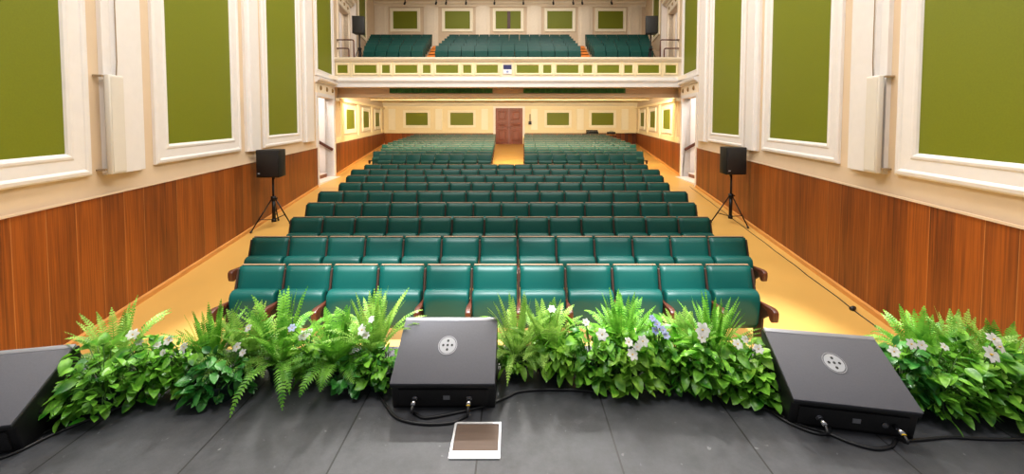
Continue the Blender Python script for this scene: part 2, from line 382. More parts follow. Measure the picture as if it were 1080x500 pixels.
    for k in range(3):
        yy = 16+.6*k; b = MB(P)
        b.rings([[(yy+math.cos(a)*r, h, 6.55+math.sin(a)*r) for a in [2*PI*i/10 for i in range(10)]] for r, h in ((.08,.05),(.05,.08))]); trim(b, 'rosette')
    # room behind the upper doorway
    XU = left_x(16.6) if side < 0 else right_x(16.6)
    xa, xb = XU+s_*.0, XU+s_*2.2
    b = MB(); b.box(min(xa, xb), max(xa, xb), 17.9, 18.0, 3.3, 7); struct(b.build('wall_lobby', M['white']))
    b = MB(); b.box(min(xb, xb+s_*.1), max(xb, xb+s_*.1), 15.45, 18, 3.3, 7); struct(b.build('wall_lobby', M['white']))
    b = MB(); b.box(min(xa, xb), max(xa, xb), 15.4, 15.5, 3.3, 7); struct(b.build('wall_lobby', M['white']))
    b = MB(); b.box(min(xa, xb), max(xa, xb), 15.5, 17.9, 6.9, 7); struct(b.build('ceiling', M['ceil']))
    b = MB(); b.box(min(xa-s_*.3, xb), max(xa-s_*.3, xb), 15.4, 18, 3.2, 3.3); struct(b.build('floor_lobby', M['marble']))

BIG = [(0,0),(0,.04),(.02,.055),(.055,.06),(.075,.05),(.085,.04),(.21,.036),(.225,.045),(.25,.048),(.275,.036),(.29,.012)]
MID = [(0,0),(0,.05),(.03,.06),(.07,.045),(.14,.04),(.17,.045),(.19,.01)]
def wall_panel(P, y0, y1, z0, z1, prof, label, group=None, framem='trim'):
    if framem != 'trim': framem = 'frame'
    c = Vector(P((y0+y1)/2, 0, z0))
    e = empty('wall_panel', c, label=label, cat='wall panel', group=group)
    b = MB(); b.loop_frame(P, y0, y1, z0, z1, prof); part(b, 'panel_frame', M[framem], e, recalc=True)
    i = prof[-1][0]-.015
    b = MB(P); b.box(y0+i, y1-i, .0, .014, z0+i, z1-i); part(b, 'panel_fabric', M['green'], e)
    return e
ZT = 7.6
for side, sn in ((-1, 'left'), (1, 'right')):
    P = WALL(side)
    A = ((2.15, 4.57), (5.6, 7.97), (9.0, 11.43)) if side < 0 else ((2.22, 4.66), (5.71, 8.15), (9.1, 11.66))
    wall_panel(P, *A[0], .88, ZT, BIG, 'tall olive green wall panel in a white frame, %s wall, closest to the stage' % sn)
    wall_panel(P, *A[1], .89, ZT, BIG, 'tall olive green wall panel between column speaker and tripod speaker, %s wall' % sn)
    wall_panel(P, *A[2], .88, ZT, BIG, 'tall olive green wall panel above the tripod speaker, nearer the %s doorway' % sn)
    wall_panel(P, 12.78, 14.95, 3.06, 8.4, [(a*.8, h) for a, h in BIG], 'tall olive green wall panel directly above the %s side doorway' % sn)
    for k, (ya, yb) in enumerate(((16.75, 18.35), (20.3, 21.9), (23.9, 25.5))):
        wall_panel(P, ya-.19, yb+.19, .93, 2.19, MID, 'small green wall panel under the balcony, %s wall, %s from the doorway' % (sn, ORD[k+1]), framem='cream')
    wall_panel(P, 19.5, 21.5, 5.9, 8.5, MID, 'green wall panel on the balcony side wall behind the %s balcony speaker' % sn, framem='ivory')
    for ya in (15.9, 19.2, 22.8, 26.3):
        b = MB(P); b.box(ya-.2, ya+.2, 0, .07, .66, 2.3); trim(b, 'cream')
    b = MB(P); b.box(15.25, YB, 0, .14, 2.3, 2.42); trim(b, 'cream')
    b = MB(P); b.box(15.25, YB, 0, .05, .62, .84); trim(b, 'cream')

# back wall under the balcony
XL, XR = left_x(YB), right_x(YB)
BP = lambda x, n, z: (x, YB-n, z)
fzb = floor_z(YB)
b = MB(); 
poly = [(XL-.3,-1.4),(-1.26,-1.4),(-1.26,2.38),(.7,2.38),(.7,-1.4),(XR+.3,-1.4),(XR+.3,3.2),(XL-.3,3.2)]
b.prism(poly, YB, YB+.25, 1); struct(b.build('wall_back', M['cream']))
b = MB(); b.box(XL+.05, -1.4, YB-.035, YB, fzb-.05, .57); struct(b.build('wainscot_back', M['wood']))
b = MB(); b.box(.84, XR-.05, YB-.035, YB, fzb-.05, .57); struct(b.build('wainscot_back', M['wood']))
for (xa, xb) in ((XL, -1.42), (.86, XR)):
    b = MB(); b.box(xa, xb, YB-.07, YB, .57, .82); trim(b, 'cream')
    b = MB(); b.box(xa, xb, YB-.12, YB, 2.32, 2.5); trim(b, 'cream')
for (xa, xb) in ((-1.42, -1.26), (.7, .86)):
    b = MB(); b.box(xa, xb, YB-.1, YB, .35, 2.38); trim(b, 'white')
b = MB(); b.box(-1.42, .86, YB-.1, YB, 2.38, 2.5); trim(b, 'white')
for xc in (-8.75, -5.36, -2.05, 1.55, 4.87, 8.1):
    b = MB(); b.box(xc-.24, xc+.24, YB-.08, YB, .82, 2.32); trim(b, 'frame')
for (xa, xb, lab) in ((-7.76, -6.18, 'green wall panel on the back wall below the balcony, nearest the left corner'), (-4.53, -2.88, 'green wall panel on the back wall below the balcony, immediately left of the door'),
                      (2.47, 4.05, 'green wall panel on the back wall below the balcony, immediately right of the door'), (5.7, 7.28, 'green wall panel on the back wall above the mixing desk')):
    wall_panel(BP, xa-.19, xb+.19, .96, 2.23, MID, lab, framem='cream')
# double door
d = struct(empty('door_1', (-.28, YB+.05, fzb)))
for k, (xa, xb) in enumerate(((-1.26, -.285), (-.275, .7))):
    lf = MB(); lf.box(xa, xb, YB+.03, YB+.08, fzb, 2.38); o = part(lf, 'door_leaf', M['doorwood'], d)
    w = xb-xa
    for (z0, z1) in ((.0, .85), (.98, 1.35), (1.48, 2.22)):
        z0 += fzb*.0 if z0 > 0 else fzb+.15
        for (u0, u1) in ((.12, .47), (.53, .88)) if False else ((.14, .86),):
            pm = MB(lambda y, n, z: (y, YB+.03-n, z)); pm.loop_frame(lambda y, n, z: (y, YB+.03-n, z), xa+w*u0, xa+w*u1, z0, z1, [(0,0),(.01,.02),(.06,.02),(.08,.004),(.12,.004),(.16,.018),(.2,.018)])
            part(pm, 'door_panel', M['doorwood'], o, org=d.location)
    h = MB(); hx = xb-.07 if k == 0 else xa+.07; h.tube([(hx, YB+.03, .85), (hx, YB-.03, .86), (hx, YB-.03, 1.05), (hx, YB+.03, 1.06)], .015, 6); part(h, 'door_handle', M['black'], o, org=d.location)
# small things on the back wall
e = empty('wall_phone', (1.23, YB-.08, 1.2), label='small black box on the back wall just right of the door', cat='wall box')
b = MB(); b.box(1.13, 1.33, YB-.2, YB-.08, 1.2, 1.42); part(b, 'case', M['black'], e, bevel=.015)
b = MB(); b.box(1.19, 1.27, YB-.12, YB-.08, 1.42, 1.95); part(b, 'conduit', M['bracket'], e)

# balcony
xl, xr = left_x(YF), right_x(YF)
steps = 7
R0, RP = 16.5, .9
def bal_z(k): return 3.86+.296*k                     # floor of balcony row k
prof = [(YF+.1, 2.5), (YF+.1, 3.86)]
for k in range(steps):
    y1 = R0+.5+RP*k if k < steps-1 else YU
    prof += [(y1, bal_z(k)), (y1, bal_z(k+1) if k < steps-1 else bal_z(k))]
prof = [(15.86, 2.82), (15.86, 2.92), (YF+.1, 2.92), (YF+.1, bal_z(0))]
for k in range(6):
    y1 = 16.85+RP*k
    if k < 5: prof += [(y1, bal_z(k)), (y1, bal_z(k+1))]
prof += [(YU, bal_z(5)), (YU, 2.82)]
b = MB(); n = len(prof)
b.add([(left_x(y)-.1, y, z) for y, z in prof]+[(right_x(y)+.1, y, z) for y, z in prof], [list(range(n)), list(range(n,2*n))[::-1]]+[(i,(i+1)%n,n+(i+1)%n,n+i) for i in range(n)])
struct(b.build('balcony_floor', M['beam']))
b = MB(); b.add([(left_x(15.8)-.1, 15.8, 2.76), (right_x(15.8)+.1, 15.8, 2.76), (XR+.1, YB, 2.76), (XL-.1, YB, 2.76), (left_x(15.8)-.1, 15.8, 2.82), (right_x(15.8)+.1, 15.8, 2.82), (XR+.1, YB, 2.82), (XL-.1, YB, 2.82)],
      [(0,3,2,1),(4,5,6,7),(0,1,5,4),(1,2,6,5),(2,3,7,6),(3,0,4,7)]); struct(b.build('ceiling', M['soffit']))
b = MB(); b.prism([(YB,2.5),(YB-.12,2.5),(YB-.16,2.56),(YB-.34,2.62),(YB-.4,2.7),(YB-.55,2.76),(YB,2.76)], XL, XR, 0); trim(b, 'frame')
b = MB(); b.box(left_x(22.5), right_x(22.5), 22.5, 22.8, 2.68, 2.76); trim(b, 'soffit')
b = MB(); b.box(left_x(15.6), right_x(15.6), 15.6, 15.85, 2.45, 2.9); struct(b.build('balcony_beam', M['beam']))
b = MB(); b.box(left_x(15.6), right_x(15.6), 15.575, 15.6, 2.45, 2.6); trim(b, 'plaster')
for k, (pa, pb) in enumerate(((411, 519.5), (552, 659.5))):
    xa, xb = at_y(pa, 95, 15.57).x, at_y(pb, 95, 15.57).x
    b = MB(); N = 60
    top, bot = 2.86, 2.64
    ring = []
    for i in range(N+1):
        x = xa+(xb-xa)*i/N; o = .012*math.sin(i*1.9)
        ring.append([(x, 15.54+o, bot), (x, 15.54+o, top), (x, 15.57+o, top), (x, 15.57+o, bot)])
    b.rings(ring)
    tag(b.build('valance', M['valance'], origin='base'), 'long dark green fabric strip under the balcony front, %s of the centre' % ('left', 'right')[k], 'valance')
b = MB(); b.box(xl, xr, YF+.02, YF+.5, 2.83, 2.9); struct(b.build('balcony_soffit', M['beam']))
bf = empty('balcony_front', (0, YF, 2.83)); struct(bf)
b = MB(); b.box(xl, xr, YF, YF+.12, 2.83, 3.99); part(b, 'parapet_wall', M['ivory'], bf)
prof = [(YF,3.22),(YF-.03,3.22),(YF-.05,3.16),(YF-.1,3.12),(YF-.1,3.06),(YF-.04,3.04),(YF-.04,2.92),(YF-.08,2.9),(YF-.08,2.83),(YF,2.83)]
b = MB(); b.prism(prof, xl, xr, 0); part(b, 'lower_moulding', M['trim'], bf)
b = MB(); b.prism([(YF,3.84),(YF-.04,3.84),(YF-.08,3.9),(YF-.1,3.94),(YF-.1,4.0),(YF+.16,4.0),(YF+.16,3.94),(YF,3.94)], xl, xr, 0); part(b, 'cap_rail', M['ivory'], bf)
FP = lambda x, n, z: (x, YF-n, z)
ins = [(356,366.5),(374,397),(403,411),(417,440),(446,454),(460,483),(488.5,497),(502.5,525)]
ins2 = [(545,568),(573,581.5),(587,610),(615.5,624.5),(630,653),(658.5,667),(673,695),(702,713)]
for (pa, pb) in ins+ins2:
    xa, xb = at_y(pa, 73, YF).x, at_y(pb, 73, YF).x
    b = MB(); b.loop_frame(FP, xa-.08, xb+.08, 3.31, 3.78, [(0,0),(0,.02),(.02,.03),(.06,.025),(.085,.003)]); o = part(b, 'panel_frame', M['cream'], bf)
    b = MB(FP); b.box(xa-.01, xb+.01, 0, .006, 3.385, 3.705); part(b, 'panel_insert', M['green'], bf)
for pa in (370.2, 400, 414, 443, 457, 486, 499.7, 528.5, 541.5, 570.5, 584, 613, 627, 656, 670, 698.5):
    x = at_y(pa, 73, YF).x; b = MB(FP); b.box(x-.035, x+.035, 0, .02, 3.24, 3.83); part(b, 'stile', M['cream'], bf)
# sign on the balcony front
xa, xb = at_y(531, 73, YF).x, at_y(539.5, 73, YF).x
e = empty('sign', ((xa+xb)/2, YF-.02, 3.36), label='small blue and white sign at the centre of the balcony front', cat='sign')
b = MB(FP); b.box(xa, xb, .0, .03, 3.36, 3.53); part(b, 'white_field', M['signwhite'], e)
b = MB(FP); b.box(xa, xb, .0, .03, 3.53, 3.71); part(b, 'blue_field', M['signblue'], e)
b = MB(FP); xc = (xa+xb)/2
b.rings([[(xc+.055*math.cos(a), h, 3.44+.045*math.sin(a)) for a in [2*PI*i/12 for i in range(12)]] for h in (.03, .034)]); part(b, 'emblem', mat('pale blue emblem', (150, 160, 200), .5), e)
# upper back wall
XLu, XRu = left_x(YU), right_x(YU)
b = MB(); b.box(XLu-.2, XRu+.2, YU, YU+.2, 2.82, ZC); struct(b.build('wall_balcony_back', M['plaster']))
UP = lambda x, n, z: (x, YU-n, z)
UX = [(-7.59,-6.07),(-4.31,-2.73),(-1.09,.49),(2.18,3.76),(5.4,6.98)]
for k, (xa, xb) in enumerate(UX):
    lab = ['green wall panel on the balcony back wall, at its left end', 'green wall panel on the balcony back wall beside the left stair', 'green wall panel on the balcony back wall with a brown shutter strip', 'green wall panel on the balcony back wall beside the right stair', 'green wall panel on the balcony back wall, at its right end'][k]
    e = wall_panel(UP, xa-.19, xb+.19, 7.12, 8.6, MID, lab, framem='ivory')
    if k == 2:
        b = MB(UP); b.box(-.36, -.16, .014, .03, 7.32, 8.4); part(b, 'shutter', M['armwood'], e)
for xc in (-8.35, -5.19, -1.91, 1.33, 4.58, 7.7):
    b = MB(UP)
    b.box(xc-.45, xc+.45, 0, .05, 5.3, 8.72); trim(b, 'ivory')
    b = MB(UP); b.box(xc-.27, xc+.27, .05, .11, 5.3, 8.72); trim(b, 'ivory')
b = MB(); b.prism([(YU,8.68),(YU-.1,8.68),(YU-.14,8.76),(YU-.3,8.84),(YU-.36,8.95),(YU-.5,ZC),(YU,ZC)], XLu, XRu, 0); trim(b, 'ivory')
for yy in (22.6, 20.4, 18.2):
    b = MB(); b.box(left_x(yy), right_x(yy), yy, yy+.3, ZC-.14, ZC); trim(b, 'ceil')
# balcony spot lamps on the cornice
for k, pxx in enumerate((427, 460, 470.5, 491.5, 521.5, 552, 583.5, 604.5, 614, 645)):
    p = at_y(pxx, 7, 23.6)
    e = empty('spotlight', (p.x, 23.6, 8.55), label='small black spot lamp on the balcony cornice, %s from left' % ORD[k+1], cat='spotlight', group='spot lamps along the balcony cornice')
    b = MB(); b.tube([(p.x, 23.66, 8.78), (p.x, 23.5, 8.62)], .06, 10); part(b, 'lamp_head', M['black'], e)
    b = MB(); b.box(p.x-.02, p.x+.02, 23.6, 23.66, 8.74, 9.0); part(b, 'mount', M['black'], e)

# balcony stairs between the blocks of seats
def stair_x(side, Y):
    t = (Y-16.5)/4.5
    return ((-3.83-.58*t)-.0, (-3.34-.16*t)) if side < 0 else (2.92+.18*t, 3.45+.49*t)
for side, sn in ((-1, 'left'), (1, 'right')):
    sx = empty('balcony_stair', (0, 17, 3.86), label='orange carpeted %s stair between the balcony seat blocks' % sn, cat='stairs')
    for k in range(12):
        ya = 16.4+.45*k; yb = ya+.46
        z0 = bal_z(max(0, min(5, math.ceil((ya-16.85)/RP)))) if False else 3.86+.148*(k)
        xa, xb = stair_x(side, ya+.2)
        b = MB(); b.box(xa, xb, ya, 21.9 if k == 11 else ya+.46, 3.8, 3.9+.148*k+.135); part(b, 'step', M['stairs'], sx)

# ------------------------------------------------------------------ seats
def rounded_slab(b, w, prof, nx=6):
    pass
def seat_backrest(w):
    b = MB(); h0, h1, y0, y1, t = .40, .855, -.105, -.006, .062
    pts = []
    NX, NZ = 8, 7
    front = []
    for j in range(NZ+1):
        v = j/NZ; row = []
        for i in range(NX+1):
            u = i/NX*2-1
            puff = .018*(1-abs(u)**4)*(1-abs(2*v-1)**4)
            dish = -.012*(1-u*u)
            row.append((u*w/2, y0+(y1-y0)*v-t*.55-puff-dish*.6, h0+(h1-h0)*v))
        front.append(row)
    vs = [p for r in front for p in r]; K = len(vs)
    vs += [(p[0], y0+(y1-y0)*(p[2]-h0)/(h1-h0), p[2]) for p in vs]
    fs = []
    W_ = NX+1
    for j in range(NZ):
        for i in range(NX):
            a = j*W_+i; fs.append((a, a+1, a+W_+1, a+W_)); fs.append((K+a, K+a+W_, K+a+W_+1, K+a+1))
    rim = [i for i in range(W_)]+[j*W_+NX for j in range(1, NZ+1)]+[NZ*W_+i for i in range(NX-1, -1, -1)]+[j*W_ for j in range(NZ-1, 0, -1)]
    for a, c in zip(rim, rim[1:]+rim[:1]): fs.append((a, K+a, K+c, c))
    b.smooth = True; b.add(vs, fs); return b
def seat_cushion(w):
    """tipped-up cushion: a fat roll at the top, underside facing the stage"""
    prof = [(-.095,.30),(-.10,.585),(-.115,.618),(-.15,.635),(-.195,.632),(-.228,.612),(-.243,.575),(-.245,.52),(-.235,.40),(-.215,.25),(-.19,.195),(-.15,.18),(-.12,.2)]
    b = MB(); b.smooth = True
    R = []
    for u, s in ((-1, .90), (-.97, .97), (-.9, 1), (-.45, 1.015), (0, 1.02), (.45, 1.015), (.9, 1), (.97, .97), (1, .90)):
        cy, cz = -.165, .41
        R.append([(u*w/2, cy+(y-cy)*s, cz+(z-cz)*(s if z > cz else s)) for y, z in prof])
    b.rings(R); return b
def back_shell(w):
    b = MB(); poly = [(-.105,.28),(-.088,.28),(.02,.868),(-.004,.872),(-.01,.862)]
    poly = [(-.100,.28),(-.085,.28),(.018,.860),(.012,.870),(-.018,.870),(-.02,.862),(-.004,.858)]
    b.prism(poly, -w/2, w/2, 0); return b
def armrest_mesh(x):
    b = MB(); b.smooth = False
    top = [(-.02,.48),(-.02,.51),(-.2,.515),(-.34,.53),(-.41,.54),(-.45,.535),(-.475,.515),(-.475,.46),(-.465,.405),(-.43,.385),(-.40,.40),(-.36,.475),(-.2,.485)]
    b.prism(top, x-.031, x+.031, 0)
    b.v = [((x+(vx-x)*(.4 if vy > -.3 else .95)), vy, vz) for vx, vy, vz in b.v]; return b
def standard_mesh(x):
    b = MB(); b.prism([(-.30,0),(-.24,.06),(-.26,.34),(-.38,.44),(-.36,.49),(-.14,.49),(-.045,.83),(-.012,.83),(-.09,.4),(-.10,0)], x-.012, x+.012, 0); return b
SW = .545
proto = empty('theatre_seat', (0, 0, 0))
rows = [(254,791,11,280),(267,785.5,13,248.5),(308,748,13,228),(324.5,733,14,212.5),(337,724,15,200.5),(358.6,705,15,190.5),(366,699,16,182.5),(371,695,17,176),(385,682.6,17,170.5)]
seat_backrest(.515).build('backrest', M['vinyl'], proto)
seat_cushion(.512).build('seat_cushion', M['vinyl'], proto)
o = back_shell(.508).build('back_shell', M['shell'], proto, bevel=.004, seg=1); o['label'] = 'plywood shell with a pale top edge'
arm_me = armrest_mesh(0).build('armrest', M['armwood'], proto, bevel=.009)
std_me = standard_mesh(0).build('upright', M['standard'], proto, bevel=.006, seg=1)
def place_seat(src, x, Y, z, w, label, group, last, arm=True):
    r = src.copy(); COL.objects.link(r); r.location = (x, Y, z); r['label'] = label; r['category'] = 'theatre seat'; r['group'] = group
    for ch in src.children:
        nm = ch.name.split('.')[0]
        if nm in ('armrest', 'upright'):
            for sx in ((-w/2, w/2) if last else (-w/2,)):
                c = ch.copy(); COL.objects.link(c); c.parent = r; c.location = (sx, 0, 0)
        else:
            c = ch.copy(); COL.objects.link(c); c.parent = r
    return r
for k, (pa, pb, n, py) in enumerate(rows):
    Y = 4.48+.9746*k
    xa, xb = at_y(pa, py, Y).x, at_y(pb, py, Y).x; w = (xb-xa)/n
    rn = 'front row of the stalls' if k == 0 else '%s row from the stage' % ORD[k+1]
    for i in range(n):
        x = xa+w*(i+.5)
        place_seat(proto, x, Y, floor_z(Y-.2), w, 'green padded theatre seat, %s from left in the %s' % (ORD[i+1], rn), 'theatre seats in the front block', i == n-1)
# rear block: simpler seat
proto2 = empty('theatre_seat', (0, 0, 0))
def simple_back(w):
    b = MB(); b.prism([(-.165,.40),(-.10,.40),(-.006,.862),(-.07,.862)], -w/2, w/2, 0); return b
def simple_cush(w):
    b = MB(); b.prism([(-.095,.3),(-.1,.59),(-.15,.635),(-.21,.625),(-.243,.575),(-.235,.4),(-.2,.19),(-.13,.19)], -w/2, w/2, 0); return b
simple_back(.515).build('backrest', M['vinyl'], proto2, bevel=.012, seg=2)
simple_cush(.488).build('seat_cushion', M['vinyl'], proto2)
o = back_shell(.508).build('back_shell', M['shell'], proto2); o['label'] = 'plywood shell with a pale top edge'
armrest_mesh(0).build('armrest', M['armwood'], proto2)
nside = [8, 9, 9, 9, 10, 10, 10, 10, 10, 10, 10, 10]
w2 = .556
stuff = MB()
def add_simple(b, x, Y, z):
    b.tf = lambda a, c, d: (a+x, c+Y, d+z)
    b.mi = 0
    b.prism([(-.165,.40),(-.10,.40),(-.006,.862),(-.07,.862)], -.257, .257, 0)
    b.prism([(-.095,.3),(-.1,.59),(-.15,.635),(-.21,.625),(-.243,.575),(-.235,.4),(-.2,.19),(-.13,.19)], -.244, .244, 0)
    b.mi = 1
    b.prism([(-.104,.28),(-.085,.28),(.024,.862),(.018,.874),(-.03,.874),(-.032,.862),(-.006,.858)], -.26, .26, 0)
    b.mi = 2
    b.prism([(-.02,0),(-.02,.615),(-.43,.612),(-.47,.58),(-.36,.5),(-.3,0)], -w2/2-.02, -w2/2+.02, 0)
for k, n in enumerate(nside):
    Y = 14.9+.9746*k
    half = .63+.03*(Y-14.9)
    for side, sn in ((-1, 'left'), (1, 'right')):
        for i in range(n):
            x = -.2+side*(half+w2*(i+.5)); z = floor_z(Y-.2)
            if k < 6:
                rn = 'first' if k == 0 else ORD[k+1]
                place_seat(proto2, x, Y, z, w2, 'green theatre seat under the balcony, %s row, %s seat %s of the aisle' % (rn, ORD[i+1], sn), 'theatre seats in the rear blocks', i == (0 if side < 0 else n-1))
            else: add_simple(stuff, x, Y, z)
# balcony seats
def add_balcony(b, x, Y, z, q=1):
    b.tf = lambda a, c, d: (a*q+x, c+Y, d+z)
    b.mi = 0
    b.prism([(-.165,.40),(-.10,.40),(-.006,.862),(-.07,.862)], -.266, .266, 0)
    b.prism([(-.095,.3),(-.1,.59),(-.15,.635),(-.21,.625),(-.243,.575),(-.235,.4),(-.2,.19),(-.13,.19)], -.26, .26, 0)
    b.mi = 1; b.prism([(-.104,.28),(-.085,.28),(.02,.862),(.012,.874),(-.02,.874),(-.006,.858)], -.266, .266, 0)
    b.mi = 2; b.prism([(-.09,0),(-.09,.3),(-.2,.3),(-.2,0)], -.02, .02, 0)
bproto = MB(); add_balcony(bproto, 0, 0, 0); bproto.tf = None
bo = bproto.build('theatre_seat', [M['vinyl'], M['shell'], M['armwood']])
for k in range(6):
    Y = R0+RP*k; z = bal_z(k)
    l0, l1 = stair_x(-1, Y); r0, r1 = stair_x(1, Y)
    outl = (-6.4-.28*k, l0); outr = (r1, 6.0+.28*k)
    for nm, (xa, xb) in (('left block', outl), ('centre block', (l1, r0)), ('right block', outr)):
        n = round((xb-xa)/.56); w = (xb-xa)/n
        for i in range(n):
            if k > 1: add_balcony(stuff, xa+w*(i+.5), Y, z, w/.56); continue
            c = bo.copy(); COL.objects.link(c); c.location = (xa+w*(i+.5), Y, z); c.scale.x = w/.56
            tag(c, 'green balcony seat, %s from left, %s balcony row, %s' % (ORD[i+1], 'front' if k == 0 else ('back' if k == 5 else ORD[k+1]), nm), 'theatre seat', 'green seats on the balcony')
bpy.data.objects.remove(bo)
stuff.tf = None
tag(stuff.build('distant_theatre_seats', [M['vinyl'], M['shell'], M['armwood']]), 'green seats of the far rows near the back wall and high on the balcony', 'theatre seats', kind='stuff')
for p in (proto, proto2):
    for ch in list(p.children): bpy.data.objects.remove(ch)
    bpy.data.objects.remove(p)

# ------------------------------------------------------------------ column speakers on the side walls
for side, sn in ((-1, 'left'), (1, 'right')):
    P = WALL(side); y0 = 4.7 if side < 0 else 4.79
    e = empty('column_speaker', P(y0+.13, .15, .87), label='tall narrow off white column speaker on the %s wall pilaster' % sn, cat='speaker')
    b = MB(P); b.box(y0, y0+.22, .092, .155, .87, 2.12); part(b, 'cabinet', M['offwhite'], e, bevel=.012)
    b = MB(P); b.box(y0+.02, y0+.2, .155, .16, .9, 2.09); part(b, 'front_grille', M['offwhite'], e)
    for zz in (.93, 2.1):
        b = MB(P); b.box(y0-.03, y0+.03, .0, .1, zz-.012, zz+.012); part(b, 'bracket', M['bracket'], e)
    b = MB(P); b.tube([(y0+.18, .1, 2.1), (y0+.2, .1, 2.3), (y0+.2, .1, ZC-.05)], .006, 6); part(b, 'cable', M['bracket'], e)

# ------------------------------------------------------------------ tripod stands and loudspeakers
def tripod(x, y, zb, hgt, feet, label, r=.022, scale=1):
    e = empty('speaker_stand', (x, y, zb), label=label, cat='speaker stand')
    b = MB(); b.tube([(x, y, zb+.16), (x, y, zb+hgt)], r, 12); part(b, 'pole', M['steel'], e)
    b = MB(); b.tube([(x, y, zb+.12), (x, y, zb+.62*scale)], r*1.7, 12); part(b, 'lower_tube', M['steel'], e)
    b = MB(); b.tube([(x, y, zb+.60*scale), (x, y, zb+.70*scale)], r*2.4, 12); part(b, 'collar', M['steel'], e)
    b = MB(); b.tube([(x+.03, y, zb+.65*scale), (x+.09, y, zb+.65*scale)], .018, 8); part(b, 'knob', M['steel'], e)
    for fx, fy in feet:
        fzz = floor_z(y+fy) if zb < 1 else zb
        top = Vector((x, y, zb+.64*scale)); ft = Vector((x+fx, y+fy, fzz+.015))
        d = (ft-top); s0 = top+Vector((fx, fy, 0)).normalized()*.04
        b = MB(); b.tube([s0, ft], .014, 8); lg = part(b, 'leg', M['steel'], e)
        b = MB(); b.tube([ft-d.normalized()*.05, ft], .022, 8); part(b, 'rubber_foot', M['rubber'], lg, org=e.location)
        mid = s0.lerp(ft, .62)
        b = MB(); b.tube([mid, (x, y, zb+.16)], .009, 6); part(b, 'brace', M['steel'], e)
    b = MB(); b.tube([(x, y, zb+.11), (x, y, zb+.18)], .05, 12); part(b, 'lower_hub', M['steel'], e)
    return e
def loudspeaker(x, y, z, w, h, dp, rz, label, m='black', badge=True):
    e = empty('loudspeaker', (x, y, z), rz, label=label, cat='speaker')
    b = MB(); b.prism([(-w/2, -dp/2), (w/2, -dp/2), (w/2*.74, dp/2), (-w/2*.74, dp/2)], 0, h, 2); b.build('cabinet', M[m], e, bevel=.015)
    b = MB(); b.box(-w/2+.025, w/2-.025, -dp/2-.014, -dp/2, .03, h-.03); b.build('grille', M['blackgr'], e, bevel=.006)
    if badge:
        b = MB(); b.box(-w/2+.05, -w/2+.095, -dp/2-.02, -dp/2-.014, .08, .105); b.build('badge', M['badge'], e)
    b = MB(); b.cyl((0, .02, -.06), .03, .07, 12); b.build('pole_socket', M['steel'], e)
    return e
yL = 8.6; zL = floor_z(yL)
tripod(-5.47, yL, zL, 1.2, [(-.2, -.5), (.31, .12), (-.16, .42)], 'black tripod speaker stand in the left aisle')
loudspeaker(-5.47, yL, zL+1.15, .52, .62, .36, -.03, 'black loudspeaker on the tripod stand at the left wall')
yR = 8.85; zR = floor_z(yR)
tripod(5.12, yR, zR, 1.22, [(-.5, -.05), (.17, -.42), (.2, .4)], 'black tripod speaker stand in the right aisle')
loudspeaker(5.12, yR, zR+1.17, .49, .63, .36, .06, 'black loudspeaker on the tripod stand at the right wall')
for xx, sn in ((at_y(379.5, 28, 16.05).x, 'left'), (at_y(686, 28, 16.05).x, 'right')):
    zb = bal_z(0)
    tripod(xx, 16.0, zb, 1.32, [(-.25, -.2), (.28, -.15), (0, .35)], 'black speaker stand at the %s end of the balcony' % sn, r=.03)
    loudspeaker(xx, 16.0, zb+1.26, .5, .72, .34, .12 if sn == 'left' else -.12, 'black loudspeaker at the %s end of the balcony' % sn, m='blackgr', badge=False)
# balcony rails
for sn, pp in (('left', (352, 373, 368)), ('right', (717, 696.5, 700.5))):
    e = empty('balcony_rail', (at_y((pp[0]+pp[1])/2, 50, 15.55).x, 15.55, 3.86), label='brown tubular safety rail at the %s end of the balcony front' % sn, cat='railing')
    for nm, px2, py2 in (('top_rail', pp[1], 42), ('lower_rail', pp[2], 51)):
        a = at_y(pp[0], py2, 15.55); c = at_y(px2, py2, 15.55); q = Vector((c.x, 15.55, 3.86))
        sg = 1 if c.x > a.x else -1
        b = MB(); b.tube([a, c-Vector((sg*.06,0,0)), c-Vector((sg*.02,0,.02)), c-Vector((0,0,.06)), q], .027, 8); part(b, nm, M['railwood'], e)

# ------------------------------------------------------------------ back right: sound desk
t0 = at_y(611, 141, 26.3); t1 = at_y(650, 141, 26.3); fzz = floor_z(26.6); zt = .52
e = empty('table', ((t0.x+t1.x)/2, 26.6, fzz), label='pale table with sound equipment behind the rear right seats', cat='table')
b = MB(); b.box(t0.x, t1.x, 26.3, 26.95, zt-.04, zt); part(b, 'table_top', M['basewood'], e, bevel=.008)
for x in (t0.x+.05, t1.x-.05):
    for y in (26.35, 26.9):
        b = MB(); b.box(x-.025, x+.025, y-.025, y+.025, floor_z(y), zt-.04); part(b, 'leg', M['steel'], e)
xa, xb = at_y(619, 138, 26.5).x, at_y(631, 138, 26.5).x
e = empty('mixing_desk', ((xa+xb)/2, 26.6, zt), label='black mixing desk on the table behind the rear right seats', cat='mixing desk')
b = MB(); b.prism([(26.4, zt), (26.8, zt), (26.8, zt+.3), (26.72, zt+.3), (26.4, zt+.12)], xa, xb, 0); part(b, 'console', M['black'], e, bevel=.01)
for k in range(6):
    x = xa+(xb-xa)*(k+.5)/6; b = MB(); b.box(x-.015, x+.015, 26.5, 26.54, zt+.17, zt+.235); part(b, 'fader', M['badge'], e)
xa, xb = at_y(641, 138, 26.5).x, at_y(649, 138, 26.5).x
e = empty('equipment_case', ((xa+xb)/2, 26.6, zt), label='small dark equipment case on the right end of the pale table', cat='case')
b = MB(); b.box(xa, xb, 26.45, 26.8, zt, zt+.17); part(b, 'case_body', M['black'], e, bevel=.02)
